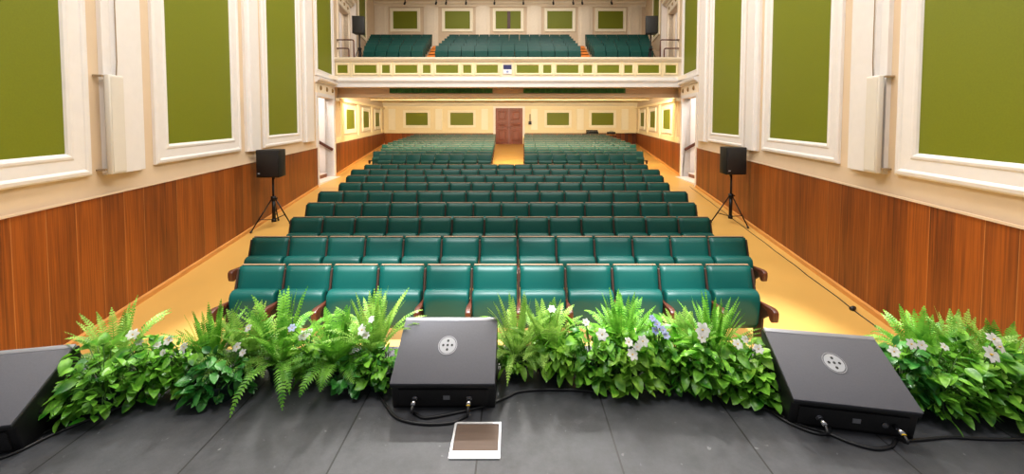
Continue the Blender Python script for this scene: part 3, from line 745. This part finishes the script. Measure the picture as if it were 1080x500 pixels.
b = MB(); b.tube([((xa+xb)/2-.12, 26.6, zt+.16), ((xa+xb)/2-.1, 26.6, zt+.23), ((xa+xb)/2+.1, 26.6, zt+.23), ((xa+xb)/2+.12, 26.6, zt+.16)], .015, 6); part(b, 'handle', M['black'], e)
xa, xb = at_y(660, 141, 26.9).x, at_y(669.5, 141, 26.9).x
e = empty('side_table', ((xa+xb)/2, 26.9, floor_z(26.9)), label='small dark brown table in the back right corner', cat='table')
b = MB(); b.box(xa, xb, 26.65, 27.2, .52, .6); part(b, 'table_top', M['railwood'], e, bevel=.008)
for x in (xa+.05, xb-.05):
    for y in (26.7, 27.15):
        b = MB(); b.box(x-.035, x+.035, y-.035, y+.035, floor_z(y), .52); part(b, 'leg', M['railwood'], e)

# ------------------------------------------------------------------ wedge monitors
WP = [(.045,.0),(.02,.135),(0,.14),(0,.158),(.315,.338),(.345,.332),(.37,.0)]
def wedge(x, y, rz, label):
    W_ = .556
    e = empty('stage_monitor', (x, y, 0), rz, label=label, cat='stage monitor')
    b = MB(); b.prism(WP, -W_/2, W_/2, 0); b.build('cabinet', M['black'], e, bevel=.006)
    d = Vector((.315, .18)).normalized(); nrm = Vector((-d.y, d.x)); L = Vector((.315, .18)).length
    def F(u, v, h): return (u, d.x*v+nrm.x*h, .158+d.y*v+nrm.y*h)
    b = MB(F); b.box(-W_/2, W_/2, 0.0, L-.012, -.002, .012); o = b.build('front_grille', M['charcoal'], e, bevel=.003); o['label'] = 'charcoal flat grille'
    b = MB(F); b.box(-W_/2, W_/2, L-.012, L+.012, -.004, .012); o = b.build('edge_trim', M['grey'], e, bevel=.002); o['label'] = 'pale grey top edge'
    def disc(r0, r1, h0, h1, m, nm, par, u=0, v=L*.56):
        b = MB(F); N = 28; A = [2*PI*i/N for i in range(N)]
        if r0 == 0: b.rings([[(u+r1*math.cos(a), v+r1*math.sin(a), h) for a in A] for h in (h0, h1)])
        else:
            R = [(r0,h0),(r0,h1),(r1,h1),(r1,h0)]
            b.rings([[(u+r*math.cos(a), v+r*math.sin(a), h) for a in A] for r, h in R+R[:1]], cap=False)
        return b.build(nm, m, par)
    bd = disc(0, .046, .012, .0145, M['badge'], 'badge', e); bd['label'] = 'round pale badge with five dark dots'
    disc(.050, .054, .012, .0145, M['grey'], 'badge_ring', e)
    for (u, v) in ((0,0), (.025,0), (-.025,0), (0,.025), (0,-.025)):
        disc(0, .0068, .0145, .0155, M['black'], 'badge_hole', bd, u, L*.56+v)
    # connector side
    t = Vector((-.025, .135)); 
    def R_(u, v, h): return (u, .045-.025*v/.135-h, v)
    b = MB(R_); b.box(-.24, .24, .02, .12, 0, .006); cp = b.build('connector_panel', M['blackgr'], e)
    for u in (-.15, .14):
        b = MB(R_); b.rings([[(u+.016*math.cos(a), .07+.016*math.sin(a), h) for a in [2*PI*i/14 for i in range(14)]] for h in (.006, .012)]); b.build('socket', M['chrome'], cp)
    b = MB(R_); b.box(.0, .035, .06, .085, .006, .009); b.build('switch', M['grey'], cp)
    for u in (-W_/2-.001, W_/2+.001):
        b = MB(); b.prism([(.13,.10),(.24,.10),(.26,.13),(.24,.16),(.15,.16),(.12,.13)], u-.004, u+.004, 0); b.build('side_handle', M['rubber'], e)
    return e, R_
wm, R_ = wedge(-.373, 1.95, 0, 'black wedge stage monitor in the middle of the stage front')
wr, _ = wedge(1.675, 1.795, math.radians(-9.5), 'black wedge stage monitor turned inward on the right of the stage')
rzl = math.radians(10.6)
cl = Vector((-2.294, 1.682, 0))-Vector((math.cos(rzl), math.sin(rzl), 0))*.278
wl, _ = wedge(cl.x, cl.y, rzl, 'black wedge stage monitor at the left edge of the picture')

def smooth_path(pts, n=8):
    pts = [Vector(p) for p in pts]; out = []
    P = [pts[0]*2-pts[1]]+pts+[pts[-1]*2-pts[-2]]
    for i in range(1, len(P)-2):
        for k in range(n):
            t = k/n; a, b_, c, d = P[i-1], P[i], P[i+1], P[i+2]
            out.append(.5*((2*b_)+(-a+c)*t+(2*a-5*b_+4*c-d)*t*t+(-a+3*b_-3*c+d)*t**3))
    out.append(pts[-1]); 
    for p in out: p.z = max(p.z, .0075)
    return out
def wpt(w, u, v, h):
    q = Vector(R_(u, v, h)); return w.matrix_basis @ q
def cable(label, pts, plug=None, r=.0075, sleeve=None):
    pts = smooth_path(pts)
    e = empty('cable', (pts[0].x, pts[0].y, 0), label=label, cat='cable')
    b = MB(); b.tube(pts, r, 8); part(b, 'cord', M['rubber'], e)
    if plug:
        w, u, v = plug
        a, c = wpt(w, u, v, .006), wpt(w, u, v, .06)
        b = MB(); b.tube([a, c], .0115, 12); pl = part(b, 'plug', M['chrome'], e); pl['label'] = 'chrome plug'
        if sleeve:
            d = pts[2]; b = MB(); b.tube([c, pts[1]], .0105, 10); part(b, 'sleeve', M[sleeve], e)
    return e
def zp(pts, k=0, o=(390, 320), s=.36, z=.008): return [at_z(o[0]+x*s, o[1]+y*s, z) for x, y in pts]
bpy.context.view_layer.update()
cable('black cable from the middle monitor running right below the plants', [wpt(wm,-.15,.07,.06), wpt(wm,-.15,.055,.085)]+zp([(130,322),(160,335),(230,325),(330,302),(400,275),(440,258),(520,252),(611,254),(700,262)]), (wm, -.15, .07))
cable('black cable looping from the middle monitor toward the left plants', [wpt(wm,.14,.07,.06), wpt(wm,.14,.05,.085)]+zp([(283,330),(235,350),(150,352),(80,335),(45,295),(25,262)]), (wm, .14, .07), sleeve='yellow')
o8 = dict(o=(800, 320), s=1/2.779)
cable('black cable curling from the right monitor\'s first socket', [wpt(wr,-.15,.07,.06), wpt(wr,-.15,.05,.085)]+zp([(208,362),(195,382),(150,375),(80,345),(30,312),(-10,296)], **o8), (wr, -.15, .07))
cable('black cable with yellow sleeve from the right monitor', [wpt(wr,.18,.07,.06), wpt(wr,.18,.05,.085)]+zp([(405,398),(390,418),(340,426),(270,408),(200,380),(110,352),(50,318),(5,300)], **o8), (wr, .18, .07), sleeve='yellow')
o4 = dict(o=(0, 300), s=.4)
cable('black stage cable curving past the left monitor, upper of two', zp([(-60,450),(0,443),(60,420),(130,385),(215,345),(290,318),(360,285)], **o4))
cable('black stage cable curving past the left monitor, lower of two', zp([(-60,468),(0,458),(60,435),(130,400),(225,360),(300,330),(390,290)], **o4))
cable('thin black cord as the shadow under the plants at the far right', zp([(440,402),(490,398),(560,392),(640,396),(720,398),(800,396)], **o8), r=.006)  # dark cord stands for the shadow under the plants, no real cable
# cable along the right baseboard
pts = []
for k in range(24):
    Y = 4.6+k*.36; P = WALL(1); q = P(Y, .22+.01*math.sin(k*2.1), floor_z(Y)+.008); pts.append(Vector(q))
e = empty('floor_cable', pts[0], label='thin dark cable along the foot of the right wall', cat='cable')
b = MB(); b.tube(pts, .007, 6); part(b, 'cord', M['rubber'], e)
q = pts[1]; b = MB(); b.tube([q-Vector((.03,-.01,-.02)), q+Vector((.03,.04,.02))], .028, 10); part(b, 'connector', M['rubber'], e)
# floor box in the stage
bx0, bx1, by0, by1 = -.297, -.06, 1.683, 1.892
e = empty('floor_box', ((bx0+bx1)/2, (by0+by1)/2, 0), label='square metal floor box set in the stage before the middle monitor', cat='floor box')
b = MB(); P0 = lambda y, n, z: (y, z, n)
b.loop_frame(P0, bx0, bx1, by0, by1, [(0,0),(0,.006),(.010,.006),(.011,.002)]); part(b, 'frame', M['alu'], e)
b = MB(); b.box(bx0+.012, bx1-.012, by0+.035, by1-.012, .0, .004); o = part(b, 'lid', M['steelreflect'], e); o['label'] = 'brushed steel lid'
b = MB(); b.box(bx0+.008, bx1-.008, by0+.006, by0+.036, .0, .0075); o = part(b, 'hinge_strip', M['alu'], e); o['label'] = 'bright front strip'

# ------------------------------------------------------------------ plants
def frame_of(d, up=Vector((0,0,1))):
    s = d.cross(up)
    if s.length < 1e-3: s = Vector((1,0,0))
    s.normalize(); return s, s.cross(d).normalized()
def frond(b, base, az, el, L, droop, wid, n=15, narrow=.32, lift=.15):
    p = Vector(base); d = Vector((math.cos(az)*math.cos(el), math.sin(az)*math.cos(el), math.sin(el)))
    step = L/n; P = [p.copy()]; D = [d.copy()]
    for i in range(n):
        d = (d+Vector((0,0,-droop*step*(1+i*.12)))).normalized(); p = p+d*step; P.append(p.copy()); D.append(d.copy())
        if p.z < .02: p.z = .02
    # rachis ribbon
    for i in range(n):
        s, u = frame_of(D[i]); w = .0035*(1-i/n)+.001
        b.add([P[i]-s*w, P[i]+s*w, P[i+1]+s*w*.8, P[i+1]-s*w*.8], [(0,1,2,3)])
    for i in range(1, n+1):
        t = i/n; s, u = frame_of(D[i])
        ll = wid*(math.sin(PI*min(1, t*.86+.12))**.8)*random.uniform(.85, 1.1)
        lw = step*narrow*1.9
        for sg in (-1, 1):
            q = P[i]+u*.002
            dirv = (s*sg+D[i]*.45+u*lift+Vector((0,0,random.uniform(-.15,.1)))).normalized()
            m = q+dirv*ll*.5+Vector((0,0,.003)); tip = q+dirv*ll+Vector((0,0,-ll*.18))
            b.add([q-D[i]*lw*.5, m-D[i]*lw*.62, tip, m+D[i]*lw*.62, q+D[i]*lw*.5], [(0,1,3,4),(1,2,3)])
def leaf(b, base, d, L, wid, curl=.5, roll=0):
    d = Vector(d).normalized(); n = 5; p = Vector(base); rows_ = []
    s0, _ = frame_of(d); rot = Matrix.Rotation(roll, 3, d)
    for i in range(n+1):
        t = i/n; s, u = frame_of(d); s = rot @ s; u = rot @ u
        w = wid*(math.sin(PI*(t**.8))**.75 if 0 < t < 1 else 0)+.0008
        rows_.append((p-s*w+u*w*.28, p.copy(), p+s*w+u*w*.28))
        d = (d+Vector((0,0,-curl/n))).normalized(); p = p+d*L/n
        if p.z < .012: p.z = .012
    vs = [q for r in rows_ for q in r]; fs = []
    for i in range(n):
        a = i*3; fs += [(a, a+1, a+4, a+3), (a+1, a+2, a+5, a+4)]
    o = b.smooth; b.smooth = True; b.add(vs, fs); b.smooth = o
def flower(c, r, m, parent, n=6, look=(0,-.75,.65)):
    c = Vector(c); nrm = Vector(look)+Vector((random.uniform(-.35,.35), random.uniform(-.2,.2), random.uniform(-.2,.2))); nrm.normalize()
    s, u = frame_of(nrm)
    b = MB(); b.smooth = True
    for k in range(n):
        a = 2*PI*k/n+random.uniform(-.15,.15); e = s*math.cos(a)+u*math.sin(a); f = nrm.cross(e)
        pts = []
        for t, w, h in ((.08,.06,.0),(.4,.3,.12),(.72,.32,.16),(1,.06,.05)):
            q = c+e*r*t+nrm*r*h; pts.append((q-f*r*w, q+nrm*-r*.05, q+f*r*w))
        vs = [q for p in pts for q in p]; fs = []
        for i in range(3):
            A = i*3; fs += [(A,A+1,A+4,A+3),(A+1,A+2,A+5,A+4)]
        b.add(vs, fs)
    o = b.build('flower', m, parent, origin=parent.location)
    b = MB(); b.tube([c, c+nrm*r*.28], r*.13, 6, r*.05); b.build('flower_centre', M['stamen'], o, origin=parent.location)
    return o
def pot(e, x, y, r=.075, h=.1):
    b = MB(); N = 16; A = [2*PI*i/N for i in range(N)]
    b.rings([[(x+q*math.cos(a), y+q*math.sin(a), z) for a in A] for q, z in ((r*.78,0),(r*.95,h*.85),(r*1.04,h*.86),(r*1.04,h),(r*.93,h),(r*.9,h*.8))]); part(b, 'pot', M['pot'], e)
def depth_for(px): return 2.25-.014*abs(px-541)/100*abs(px-541)/100
def plant_base(px, dy=0):
    Y = 2.27+dy-.00000085*(px-560)**2
    return (px-541)/400*Y*1.0, Y
def height(py, Y): return EYE-(py-126)*Y/400
def make_fern(px, top, label, kind='fern', n=22, spread=1.0, dy=0, flowers=(), up=.45, droop=2.2, wid=.045, m='fern'):
    x, y = plant_base(px, dy); H = height(top, y)
    e = empty('fern', (x, y, 0), label=label, cat='fern'); pot(e, x, y)
    b = MB()
    n = int(n*1.5)
    for k in range(n):
        az = 2*PI*k/n*2.618+random.uniform(-.3,.3)
        f = k/n
        el = 1.48-1.05*f*spread+random.uniform(-.06,.06)
        L = (H-.09)*random.uniform(.86, 1.02) if f < up else H*random.uniform(.55,.76)
        frond(b, (x+.03*math.cos(az), y+.03*math.sin(az), .095), az, max(el,.25), L, droop*(.25+f*1.2), wid*random.uniform(.85,1.1), n=24 if H > .3 else 20)
    part(b, 'fronds', M[m], e, recalc=False)
    add_flowers(e, flowers, y); return e
def add_flowers(e, fl, y):
    for (fx, fy, r, c, dyy) in fl:
        p = at_y(fx, fy, y+dyy)
        o = flower(p, r, M[c], e)
        b = MB(); b.tube([(e.location.x, e.location.y, .09), tuple(Vector((e.location.x, e.location.y, .09)).lerp(p, .6)+Vector((0,.01,.03))), tuple(p+Vector((0,.005,-.004)))], .003, 5); part(b, 'flower_stalk', M['stem'], e)
def make_leafy(px, top, label, n=46, L=.1, wid=.026, m='leaf', dy=0, flowers=(), wide=.17, low=.02, name='leafy_plant', cat='plant'):
    x, y = plant_base(px, dy); H = height(top, y)
    e = empty(name, (x, y, 0), label=label, cat=cat); pot(e, x, y)
    b = MB(); sb = MB(); n = int(n*2.7); L *= .86; wid *= .88
    for k in range(n):
        az = random.uniform(0, 2*PI) if k % 3 else random.uniform(PI*1.1, PI*1.9)
        t = (k+.5)/n
        rr = wide*math.sqrt(random.uniform(.08, 1))*(1 if t < .75 else .8)
        z = max(low+.03, (H-.02)*(.14+.86*t)*(1-.2*(rr/wide)**2)+random.uniform(-.02,.02))
        p = Vector((x+rr*math.cos(az), y+rr*math.sin(az)*.75, z))
        q0 = Vector((x+.03*math.cos(az), y+.03*math.sin(az), .09))
        mid = q0.lerp(p, .55)+Vector((0,0,.035))
        if k % 2 == 0: sb.tube([q0, mid, p], .0024, 4)
        big = random.random() < .3
        ll = L*(random.uniform(.85, 1.1) if big else random.uniform(.5, .8))
        dd = Vector((math.cos(az)*.7+random.uniform(-.8,.8), math.sin(az)*.6+random.uniform(-.6,.3), random.uniform(-.2,.85) if z > .08 else random.uniform(-.05,.5)))
        leaf(b, p, dd, ll, wid*(random.uniform(.85,1.1) if big else random.uniform(.5,.85)), random.uniform(.2,1.3), random.uniform(-.9,.9))
    part(b, 'foliage', M[m], e, recalc=False); part(sb, 'stems', M['stem'], e)
    add_flowers(e, flowers, y); return e
W = 'petal'
def mk():
    F, G = make_fern, make_leafy
    # strip on the left of the stage
    G(66, 396, 'low broad-leaved plant touching the left monitor', 34, .10, .03, 'leaf', dy=-.1, wide=.15)
    G(100, 364, 'bushy broad-leaved plant in front of the leftmost fern', 60, .10, .027, 'leaf', dy=-.1, wide=.19)
    F(112, 326, 'leftmost fern of the left strip, upright and feathery', n=24, spread=.75, dy=.08, wid=.04, m='fernp')
    G(146, 364, 'leafy plant with one white flower against the yellow floor', 60, .10, .028, 'leaf', dy=-.02, wide=.18, flowers=[(140,353,.032,W,.02),(147,361,.02,W,.0)])
    G(186, 364, 'leafy plant with a row of white flowers beside the spiky grass fern', 60, .10, .026, 'leaf', dy=0, wide=.18, flowers=[(178,359,.03,W,.02),(194,366,.026,W,.0),(166,364,.022,W,.0),(172,372,.02,W,-.1)])
    F(216, 328, 'spiky upright fern in front of the front left seat end', n=24, spread=.45, dy=.05, wid=.026, droop=.9, m='fern')
    G(226, 376, 'low leafy plant below the spiky upright fern', 48, .09, .026, 'leafd', dy=-.1, wide=.16)
    F(256, 330, 'feathery pale fern left of the tallest sword fern', n=26, spread=.85, dy=.06, wid=.05, droop=2.6, m='fernp', flowers=[(262,346,.024,W,-.12),(250,366,.026,W,-.17),(256,372,.022,W,-.18)])
    F(291, 309, 'tallest sword fern of the left strip with drooping front fronds', n=28, spread=1.05, dy=.03, wid=.04, droop=2.2, m='fern')
    G(322, 352, 'leafy plant with lavender and white flowers right of the sword fern', 46, .09, .026, 'leafy', dy=.03, wide=.14, flowers=[(308,346,.024,'lilac',-.06),(320,354,.03,W,-.1),(327,350,.02,W,-.08)])
    F(352, 331, 'broad feathery fern halfway between sword fern and middle monitor', n=28, spread=1.0, dy=0, wid=.06, droop=2.6, m='fern')
    G(372, 378, 'low dark-leaved plant between two ferns left of the monitor', 40, .09, .03, 'leafd', dy=-.06, wide=.14)
    F(391, 309, 'bright sword fern immediately left of the middle monitor', n=24, spread=.5, dy=.05, wid=.036, droop=1.3, m='fernp', flowers=[(382,348,.034,W,-.1),(392,337,.022,W,-.08),(386,354,.024,W,-.11)])
    G(398, 372, 'round-leaved plant at the left side of the middle monitor', 50, .085, .03, 'leaf', dy=-.08, wide=.13)
    # strip between the monitors
    F(545, 316, 'fern immediately right of the middle monitor, trailing onto the stage', n=26, spread=1.05, dy=.05, wid=.034, droop=2.2, m='fernp')
    G(544, 372, 'pointed-leaved plant at the right side of the middle monitor', 44, .10, .02, 'leafy', dy=.02, wide=.12, low=.06)
    F(578, 322, 'pale feathery fern with a small white flower at its top', n=26, spread=.85, dy=.06, wid=.05, droop=2.2, m='fernp', flowers=[(582,326,.026,W,-.02)])
    G(590, 356, 'broad-leaved plant in front of the pale feathery fern', 60, .115, .03, 'leafy', dy=.0, wide=.15, low=.06)
    G(626, 345, 'leafy plant with a white flower, left of the central sword fern', 64, .115, .032, 'leaf', dy=-.03, wide=.17, flowers=[(635,353,.036,W,-.12),(618,340,.024,'fernp' if False else W,-.04)])
    F(659, 313, 'sword fern standing tallest between the middle and right monitors', n=26, spread=.65, dy=.06, wid=.04, droop=1.2, m='fern')
    G(664, 356, 'large-leaved plant carrying a cluster of white flowers', 62, .12, .034, 'leafy', dy=-.08, wide=.18, flowers=[(663,361,.028,W,-.13),(678,360,.034,W,-.13),(667,374,.034,W,-.16),(672,366,.022,W,-.15)])
    G(696, 344, 'plant with a drooping spray of lavender flowers', 50, .11, .03, 'leaf', dy=.0, wide=.16, flowers=[(688,336,.022,'lilac',-.12),(693,342,.026,'lilac',-.13),(699,348,.026,'lilac',-.13),(691,349,.024,'lilac',-.14),(703,354,.022,'lilac',-.14)])
    F(726, 334, 'short feathery fern right of the lavender flowers', n=22, spread=.95, dy=.07, wid=.05, droop=2.4, m='fernp')
    G(724, 362, 'leafy plant in front of the short feathery fern', 60, .115, .031, 'leaf', dy=-.07, wide=.17)
    F(757, 317, 'grassy upright fern behind a white lily bloom', n=28, spread=.6, dy=.05, wid=.022, droop=1.0, m='fern')
    G(756, 362, 'leafy plant with one large white bloom below the grassy fern', 64, .12, .034, 'leaf', dy=-.09, wide=.18, flowers=[(741,348,.044,W,-.06),(740,356,.03,W,-.08)])
    G(792, 360, 'leafy plant with pale flowers next to the right monitor', 64, .115, .034, 'leafy', dy=-.06, wide=.17, flowers=[(778,363,.03,W,-.1),(800,368,.028,W,-.12),(786,358,.022,W,-.06)])
    G(806, 392, 'low round-leaved plant at the left side of the right monitor', 40, .1, .034, 'leaf', dy=-.16, wide=.11)
    # strip on the right of the stage
    G(962, 368, 'dark leafy plant with white blooms right of the right monitor', 56, .105, .03, 'leafd', dy=-.1, wide=.15, flowers=[(943,371,.03,W,-.02),(961,363,.03,W,-.06),(972,364,.026,W,-.08)])
    F(982, 333, 'feathery fern rising behind the white blooms at the right', n=26, spread=.85, dy=.08, wid=.045, droop=1.8, m='fern')
    G(1000, 372, 'long-leaved plant in front of the two ferns right of the right monitor', 62, .12, .025, 'leaf', dy=-.12, wide=.18, flowers=[(996,366,.022,W,.0)])
    F(1022, 334, 'slanting sword fern between two white-flowered plants at the right', n=26, spread=.85, dy=.06, wid=.045, droop=1.8, m='fernp')
    G(1044, 362, 'leafy plant with two large white blooms at the right edge', 62, .12, .03, 'leaf', dy=-.1, wide=.18, flowers=[(1048,358,.036,W,-.02),(1045,374,.042,W,-.12),(1054,366,.03,W,-.1)])
    F(1068, 342, 'fern at the right edge of the picture above broad leaves', n=24, spread=1.0, dy=.05, wid=.05, droop=2.2, m='fern')
    G(1082, 372, 'bushy plant cut by the right edge of the picture', 56, .12, .03, 'leafy', dy=-.1, wide=.18)
mk()

# ------------------------------------------------------------------ lights
def area(name, loc, target, sx, sy, power, color):
    l = bpy.data.lights.new(name, 'AREA'); l.shape = 'RECTANGLE'; l.size = sx; l.size_y = sy; l.energy = power; l.color = color
    o = bpy.data.objects.new(name, l); COL.objects.link(o); o.location = loc
    o.rotation_euler = (Vector(target)-Vector(loc)).to_track_quat('-Z', 'Y').to_euler(); return o
def spot(name, loc, target, power, size, color, r=.15, blend=.6):
    l = bpy.data.lights.new(name, 'SPOT'); l.energy = power; l.spot_size = size; l.color = color; l.shadow_soft_size = r; l.spot_blend = blend
    o = bpy.data.objects.new(name, l); COL.objects.link(o); o.location = loc
    o.rotation_euler = (Vector(target)-Vector(loc)).to_track_quat('-Z', 'Y').to_euler(); return o
WARM = (1, .955, .895); NEUT = (1, .97, .93); HOT = (1, .86, .62)
for y in (4.5, 8.5, 12.5):
    for x in (-2.6, 2.2):
        area('hall_lamp', (x, y, ZC-.2), (x, y+1.2, 0), 1.6, 1.6, 250, WARM)
for y, p_ in ((17.5, 90), (22.0, 110)):
    area('balcony_lamp', (-.2, y, ZC-.2), (-.2, y+1.6, 4), 9, .8, p_, WARM)
area('cove_lamp', (-.2, 15.92, 2.54), (-.2, 22, 2.95), 13, .12, 1150, HOT)
area('soffit_lamp', (-.2, 18.6, 2.74), (-.2, 18.9, 0), 12, .3, 60, HOT)
area('soffit_lamp', (-.2, 22.95, 2.74), (-.2, 23.5, 0), 13, .2, 110, HOT)
for s_ in (-1, 1):
    xx = left_x(14)-.75 if s_ < 0 else right_x(14)+.75
    area('stair_lamp', (xx, 13.3, 2.95), (xx-s_*.3, 14.8, .2), .7, .7, 50, NEUT)
    xx = left_x(16.6) - 1 if s_ < 0 else right_x(16.6)+1
    area('lobby_lamp', (xx, 16.6, 6.85), (xx, 16.6, 3), .6, .6, 20, NEUT)
for x in (-3.2, 0, 3.2):
    spot('front_of_house_spot', (x, 10.5, ZC-.4), (x*.6, 1.9, .1), 1900, math.radians(36), NEUT, .12)
for x in (-2.5, -.9, .75, 2.35):
    spot('stage_spot', (x*.96, .9, 6.4), (x, 3.75, -.1), 5600, math.radians(26), (.95, .98, 1), .12, .5)
for x in (-2.2, 2.0):
    area('stage_fill', (x, 1.0, 8.2), (x*1.3, 3.4, 0), 1.6, 1.6, 210, (1, .98, .96))  # unseen fill added above the stage to lift near walls and plants
wd = bpy.data.worlds.new('world'); sc.world = wd; wd.use_nodes = True
wd.node_tree.nodes['Background'].inputs[0].default_value = (.9, .92, .95, 1); wd.node_tree.nodes['Background'].inputs[1].default_value = .3
sc.view_settings.view_transform = 'Standard'; sc.view_settings.look = 'None'; sc.view_settings.gamma = 1; sc.view_settings.exposure = 0
sc.view_settings.use_curve_mapping = False
sc.cycles.use_denoising = True
